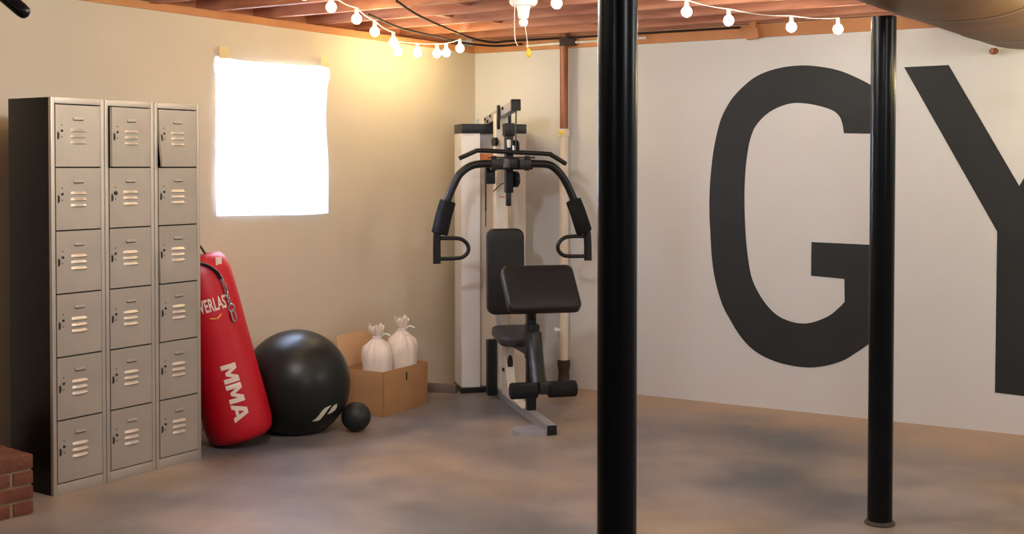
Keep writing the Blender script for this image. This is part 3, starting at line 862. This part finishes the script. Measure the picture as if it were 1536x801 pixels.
arm([(-.13, 1.518), (-.20, 1.518), (-.275, 1.505), (-.345, 1.455), (-.39, 1.375), (-.42, 1.303), (-.458, 1.20), (-.486, 1.10), (-.490, 1.03), (-.490, .905)], -1, dict(foam=((-.420, 1.29), (-.474, 1.085))))
arm([(.082, 1.518), (.165, 1.518), (.236, 1.508), (.30, 1.455), (.345, 1.385), (.385, 1.30), (.430, 1.20), (.470, 1.10), (.480, 1.03), (.482, .907)], 1, dict(foam=((.384, 1.29), (.458, 1.085))))
# pads
def frame(o_, u, v):
    u = Vector(u).normalized(); v = Vector(v).normalized(); n = u.cross(v)
    return Matrix(((u.x, v.x, n.x, o_[0]), (u.y, v.y, n.y, o_[1]), (u.z, v.z, n.z, o_[2]), (0, 0, 0, 1)))
bm = new_bm(); pad(bm, .240, .545, .065, .05, .016, frame((-.017, 1.045, .833), (1, 0, 0), (0, .03, 1))); o = obj('backrest', bm, 'pad', gm, 60)
for q in (((-.03, 1.05, .60), (.03, 1.175, .66)), ((-.03, 1.05, .98), (.03, 1.175, 1.04)), ((-.07, .985, .455), (-.045, 1.01, .60))):
    bm = new_bm(); box(bm, *q, bev=.004); obj('backrest_bracket', bm, 'gymgrey', gm)
bm = new_bm()
sf = frame((-.01, .795, .425), (1, 0, 0), (0, 1, .14))
pad(bm, .245, .31, .06, .05, .016, sf); o = obj('seat', bm, 'seatpad', gm, 60)
bm = new_bm()
prism(bm, [(1.0, .056), (1.0, .43), (.90, .42), (.895, .27), (.885, .18), (.84, .115), (.74, .082), (.58, .064), (.5, .056)], lambda u, v, t: Vector((t, u, v)), -.042, .012)
o = obj('seat_post', bm, 'gymwhite', gm)
bm = new_bm()
tube(bm, [Vector((-.015, .8985, .268)), Vector((-.015, .892, .268))], .05, 24)
for v in bm.verts: v.co.x = -.015 + (v.co.x + .015) * .36
obj('slot', bm, 'black', o)
bm = new_bm(); tube(bm, [(.008, .84, .12), (.04, .84, .12)], .02, 16); obj('knob', bm, 'black', o)
bm = new_bm(); tube(bm, [(-.040, .94, .22), (-.055, .94, .22)], .012, 12); obj('knob', bm, 'black', o)
bm = new_bm(); mxs = Matrix.Translation((-.008, .0, 0))
box(bm, (-.035, .42, .385), (.025, .93, .425), None, .006); box(bm, (-.04, .84, .38), (.02, .93, .43), None, .004); obj('seat_frame', bm, 'gymblack', gm)
# leg station
bm = new_bm()
box(bm, (-.027, .425, .056), (.027, .478, .70), bev=.006); box(bm, (-.033, .41, .36), (.045, .49, .57), bev=.012)
obj('leg_station_post', bm, 'gymblack', gm)
bm = new_bm(); tube(bm, [(0, .445, .60), (0, .40, .69), (0, .30, .76)], .024, 12); obj('curl_stem', bm, 'gymblack', gm)
cu_, cv_ = Vector((1, 0, 0)), Vector((0, .22, .235)).normalized()
fr = frame((.004, .250, .795), cu_, cv_)
bm = new_bm(); pad(bm, .432, .318, .062, .04, .018, fr @ Matrix.Translation((0, 0, -.031))); obj('curl_pad', bm, 'pad', gm, 60)
bm = new_bm()
tube(bm, smooth_path([(.006, .40, .52), (.004, .36, .42), (-.008, .28, .32), (-.016, .20, .24)], 5), .044, 14); box(bm, (-.03, .15, .20), (.04, .235, .27), bev=.01)
o = obj('leg_lever', bm, 'black', gm, 60)
bm = new_bm(); tube(bm, [(-.19, .18, .224), (.195, .18, .224)], .013, 12); obj('roller_axle', bm, 'gymblack', o)
for x0, x1 in ((-.195, -.036), (.030, .196)):
    bm = new_bm(); r = .047
    tube(bm, [(x0, .18, .224), (x0 + .003, .18, .224), (x0 + .012, .18, .224), (x1 - .012, .18, .224), (x1 - .003, .18, .224), (x1, .18, .224)], [r * .8, r * .95, r, r, r * .95, r * .8], 24)
    obj('foam_roller', bm, 'foam', o, 60)

# ------------------------------------------------------------------ wall pipe
pp = Vector((.350, 8.311, 0))
wp = thing('wall_pipe', 'vertical copper and cream drain pipe on the white wall behind the machine', 'pipe', pp)
bm = new_bm(); lathe(bm, [(.028, 1.745), (.028, 2.50)], 24); obj('copper_section', bm, 'copper', wp, 60)['label'] = 'brown copper upper section'
bm = new_bm(); lathe(bm, [(.030, .185), (.030, 1.705)], 24); obj('cream_section', bm, 'pipecream', wp, 60)['label'] = 'cream painted lower section'
bm = new_bm(); lathe(bm, [(.031, 1.700), (.039, 1.702), (.039, 1.752), (.031, 1.755)], 24); o = obj('coupling', bm, 'pipecream', wp, 50)
bm = new_bm(); box(bm, (-.036, -.044, 1.715), (-.002, -.034, 1.738), bev=.002); obj('yellow_tag', bm, 'yellow', o)
bm = new_bm(); lathe(bm, [(.044, 0), (.044, .05), (.038, .06), (.036, .12), (.042, .15), (.044, .19), (.034, .195)], 24); obj('iron_foot', bm, 'pipebase', wp, 50)
bm = new_bm(); tube(bm, [(-.028, -.01, .40), (-.055, -.02, .40)], .012, 12); tube(bm, [(-.05, -.02, .40), (-.058, -.02, .40), (-.066, -.023, .40)], [.017, .02, .012], 14); obj('valve_cap', bm, 'porcelain', wp, 50)
bm = new_bm(); box(bm, (-.03, -.035, 2.31), (.08, .05, 2.37), bev=.005); obj('pipe_bracket', bm, 'pipebase', wp)

# ------------------------------------------------------------------ cables and conduit under the joists
def cable(pts, r, matn, name, label, cat='cable', group=None):
    bm = new_bm(); tube(bm, smooth_path(pts, 6), r, 8)
    return tag(obj(name, bm, matn, None, 60), label, cat, group)
cable([(-.607, 6.515, 2.372), (-.54, 7.0, 2.362), (-.405, 7.67, 2.358), (-.26, 8.265, 2.357), (-.13, 8.56, 2.360), PR(.35, 2.364, .09), PR(.9, 2.364, .07), PR(2.0, 2.362, .07)], .007, 'cable', 'electric_cable', 'thin dark cable crossing under the joists then along the top of the white wall')
cable([(-.82, 7.10, 2.374), (-.69, 7.55, 2.350), (-.50, 7.95, 2.340), (-.33, 8.33, 2.335), (-.12, 8.55, 2.335), PR(.42, 2.342, .055)], .007, 'cable', 'electric_cable', 'dark cable nearest the cream wall drooping towards the room corner')
bm = new_bm(); tube(bm, [PR(.45, 2.328, .045), PR(.62, 2.332, .045)], .010, 10); tube(bm, [PR(.78, 2.333, .045), PR(1.35, 2.336, .045)], .010, 10); tube(bm, [PR(.62, 2.332, .045), PR(.78, 2.333, .045)], .013, 10)
tag(obj('metal_conduit', bm, 'conduit', None, 60), 'pale conduit running along the top of the white wall past the copper pipe', 'conduit')
bm = new_bm(); slab(bm, PR, 2.05, 2.13, 2.285, 2.345, .06, .11)
bmesh.ops.rotate(bm, cent=PR(2.09, 2.32, .08), matrix=Matrix.Rotation(.12, 3, nR), verts=bm.verts[:])
slab(bm, PR, 2.07, 2.11, 2.33, 2.39, .075, .10)
tag(obj('wood_block', bm, 'plate', None, 30), 'small reddish wood block hanging at the joists above the painted letter G', 'block')

# ------------------------------------------------------------------ black bar hanging at the top left
bm = new_bm()
p0 = Vector((-1.800, 4.6, 2.062)); p1 = Vector((-2.25, 4.66, 2.43)); d = (p1 - p0)
tube(bm, [p0, p0 + d * .012, p0 + d * .03, p0 + d * .06, p1], [.008, .020, .025, .027, .027], 18)
tag(obj('hanging_bar', bm, 'blackpaint', None, 60), 'round black bar slanting down from the ceiling above the lockers', 'bar')

# ------------------------------------------------------------------ porcelain lamp holder with pull chain
lp = Vector((.060, 6.452, 2.384))
lh = thing('lamp_holder', 'white porcelain pull-chain lamp holder under the ceiling joists', 'lamp holder', lp)
bm = new_bm(); lathe(bm, [(.004, -.050), (.060, -.046), (.074, -.030), (.074, 0), (.01, 0)], 32); obj('base', bm, 'porcelain', lh, 40)
bm = new_bm(); lathe(bm, [(.004, -.112), (.024, -.112), (.029, -.10), (.033, -.07), (.040, -.040)], 24); o = obj('socket', bm, 'porcelain', lh, 40)
bm = new_bm(); lathe(bm, [(.003, -.155), (.016, -.153), (.024, -.138), (.024, -.122), (.014, -.112)], 20); obj('adapter', bm, 'porcelain', lh, 40)
bm = new_bm(); tube(bm, smooth_path([(-.045, -.02, -.03), (-.047, -.02, -.12), (-.045, -.02, -.21), (-.036, -.02, -.245), (-.028, -.02, -.255)], 6), .0022, 7); obj('pull_chain', bm, 'cord', lh, 60)
bm = new_bm(); tube(bm, smooth_path([(.008, -.005, -.15), (.018, -.01, -.22), (.024, -.01, -.278)], 6), .0018, 7); ck = obj('pull_cord', bm, 'cord', lh, 60)
bm = new_bm(); lathe(bm, [(.004, -.314), (.010, -.308), (.013, -.296), (.009, -.286), (.012, -.278), (.004, -.270)], 12, c=(.026, -.01, 0)); obj('pull_knob', bm, 'yellow', ck, 40)['label'] = 'yellow pull knob'

# ------------------------------------------------------------------ string lights
def make_strand(pts, label, bulbs, sag=.010, r_b=.027, glow='bulbpale'):
    t = thing('string_lights', label, 'string lights', pts[0], 0, 'strings of warm bulbs')
    o0 = Vector(pts[0]); P = [Vector(p) - o0 for p in pts]
    path = []
    for a, b in zip(P, P[1:]):
        n = 6
        for k in range(n):
            u = k / n; path.append(a.lerp(b, u) + Vector((0, 0, .062 - sag * math.sin(PI * u) * (b - a).length / .35)))
    path.append(P[-1] + Vector((0, 0, .062)))
    bm = new_bm(); tube(bm, path, .003, 6); obj('cord', bm, 'cord', t, 60)
    for i in bulbs:
        c = P[i]
        bm = new_bm(); lathe(bm, [(.004, .064), (.011, .062), (.012, .03), (.014, .022)], 12, c=c); s_ = obj('socket', bm, 'cord', t, 60)
        bm = new_bm(); R_ = r_b
        lathe(bm, [(.003, -R_)] + [(R_ * math.sin(a), -R_ * math.cos(a)) for a in [PI * k / 10 for k in range(1, 9)]] + [(.011, R_ * .98)], 20, c=c)
        obj('bulb', bm, glow, s_, 80)
SA = [(-1.32, 3.7, 2.30), (-1.34, 4.05, 2.29), (-1.34, 4.4, 2.29), (-1.33, 4.8, 2.31), (-1.25, 5.2, 2.33), (-1.12, 5.7, 2.34), (-1.02, 6.08, 2.345), (-.935, 6.4, 2.325), (-.848, 6.75, 2.305), (-.783, 7.05, 2.270), (-.71, 7.4, 2.243), (-.715, 7.75, 2.225), (-.597, 7.8, 2.218), (-.478, 7.88, 2.222), (-.425, 7.98, 2.236), (-.341, 8.1, 2.275)]
make_strand(SA, 'string of glowing bulbs drooping towards the room corner beside the cream wall', range(len(SA)), glow='bulb')
SB = [(-.15, 6.0, 2.33), (.224, 6.2, 2.318), (.55, 6.28, 2.315), (.897, 6.35, 2.295), (1.139, 6.5, 2.268), (1.514, 6.7, 2.256), (1.793, 6.8, 2.256)]
make_strand(SB, 'string of glowing bulbs in front of the white wall above the painted letter G', range(1, len(SB)))
SC = [d0 + dd * t + dn * (wd + .06) + Z * 1.93 for t in (-.12, .1, .32, .54, .76, .98, 1.2, 1.42, 1.64, 1.86)]
make_strand(SC, 'string of glowing bulbs on the far side of the brown duct', range(len(SC)), glow='bulb')
SE = [(-.9, 5.45, 2.30), (-.5, 5.35, 2.28), (-.1, 5.25, 2.27), (.3, 5.15, 2.27), (.7, 5.05, 2.28), (1.0, 4.95, 2.30)]  # extra strand above the frame, added for light from overhead
make_strand(SE, 'added string of glowing bulbs overhead, above the picture, for light from the top', range(len(SE)))
SD = [(-3.4, 3.2, 2.3), (-3.0, 2.9, 2.27), (-2.6, 2.6, 2.25), (-2.2, 2.3, 2.25), (-1.8, 2.0, 2.26), (-1.4, 1.7, 2.3)]  # unseen strand added on the left to light the room
make_strand(SD, 'added string of glowing bulbs out of the picture on the left, to light the room', range(len(SD)))

# globe lamps added out of view, above the frame, to light the room
FILL_LAMPS = [(-.72, 4.5), (1.15, 3.6), (2.3, 1.0), (4.7, 3.9), (-1.0, .3)]
for i, (x, y) in enumerate(FILL_LAMPS):
    t = thing('fill_lamp', 'added round white globe lamp under the joists, out of the picture, to light the room', 'lamp', (x, y, 2.384), 0, 'added globe lamps')
    bm = new_bm(); lathe(bm, [(.004, -.056), (.050, -.050), (.058, -.030), (.058, .226), (.01, .226)], 24); obj('base', bm, 'porcelain', t, 40)
    bm = new_bm(); R_ = .09
    lathe(bm, [(.003, -R_)] + [(R_ * math.sin(a), -R_ * math.cos(a)) for a in [PI * k / 12 for k in range(1, 11)]] + [(.03, .09)], 24, c=(0, 0, -.145)); obj('bulb', bm, 'fillbulb', t, 80)

# ------------------------------------------------------------------ daylight outside
wd_ = bpy.data.worlds.new('daylight'); sc.world = wd_; wd_.use_nodes = True
bg = wd_.node_tree.nodes['Background']; bg.inputs['Color'].default_value = (.60, .72, 1.0, 1); bg.inputs['Strength'].default_value = 44.

# ------------------------------------------------------------------ camera
cam = bpy.data.cameras.new('camera'); co = bpy.data.objects.new('camera', cam); COL.objects.link(co)
co.location = (0, 0, 1.5); co.rotation_euler = (math.radians(90 - 1.2), 0, 0)
cam.sensor_fit = 'HORIZONTAL'; cam.sensor_width = 36; cam.lens = 36 * 1850 / 1536
cam.shift_y = -.07275; cam.clip_start = .02
sc.camera = co
sc.view_settings.view_transform = 'Standard'; sc.view_settings.look = 'None'
sc.view_settings.gamma = 1; sc.view_settings.use_curve_mapping = False
sc.view_settings.exposure = .52
sc.cycles.max_bounces = 10; sc.cycles.diffuse_bounces = 6; sc.cycles.transparent_max_bounces = 12
sc.cycles.sample_clamp_indirect = 8
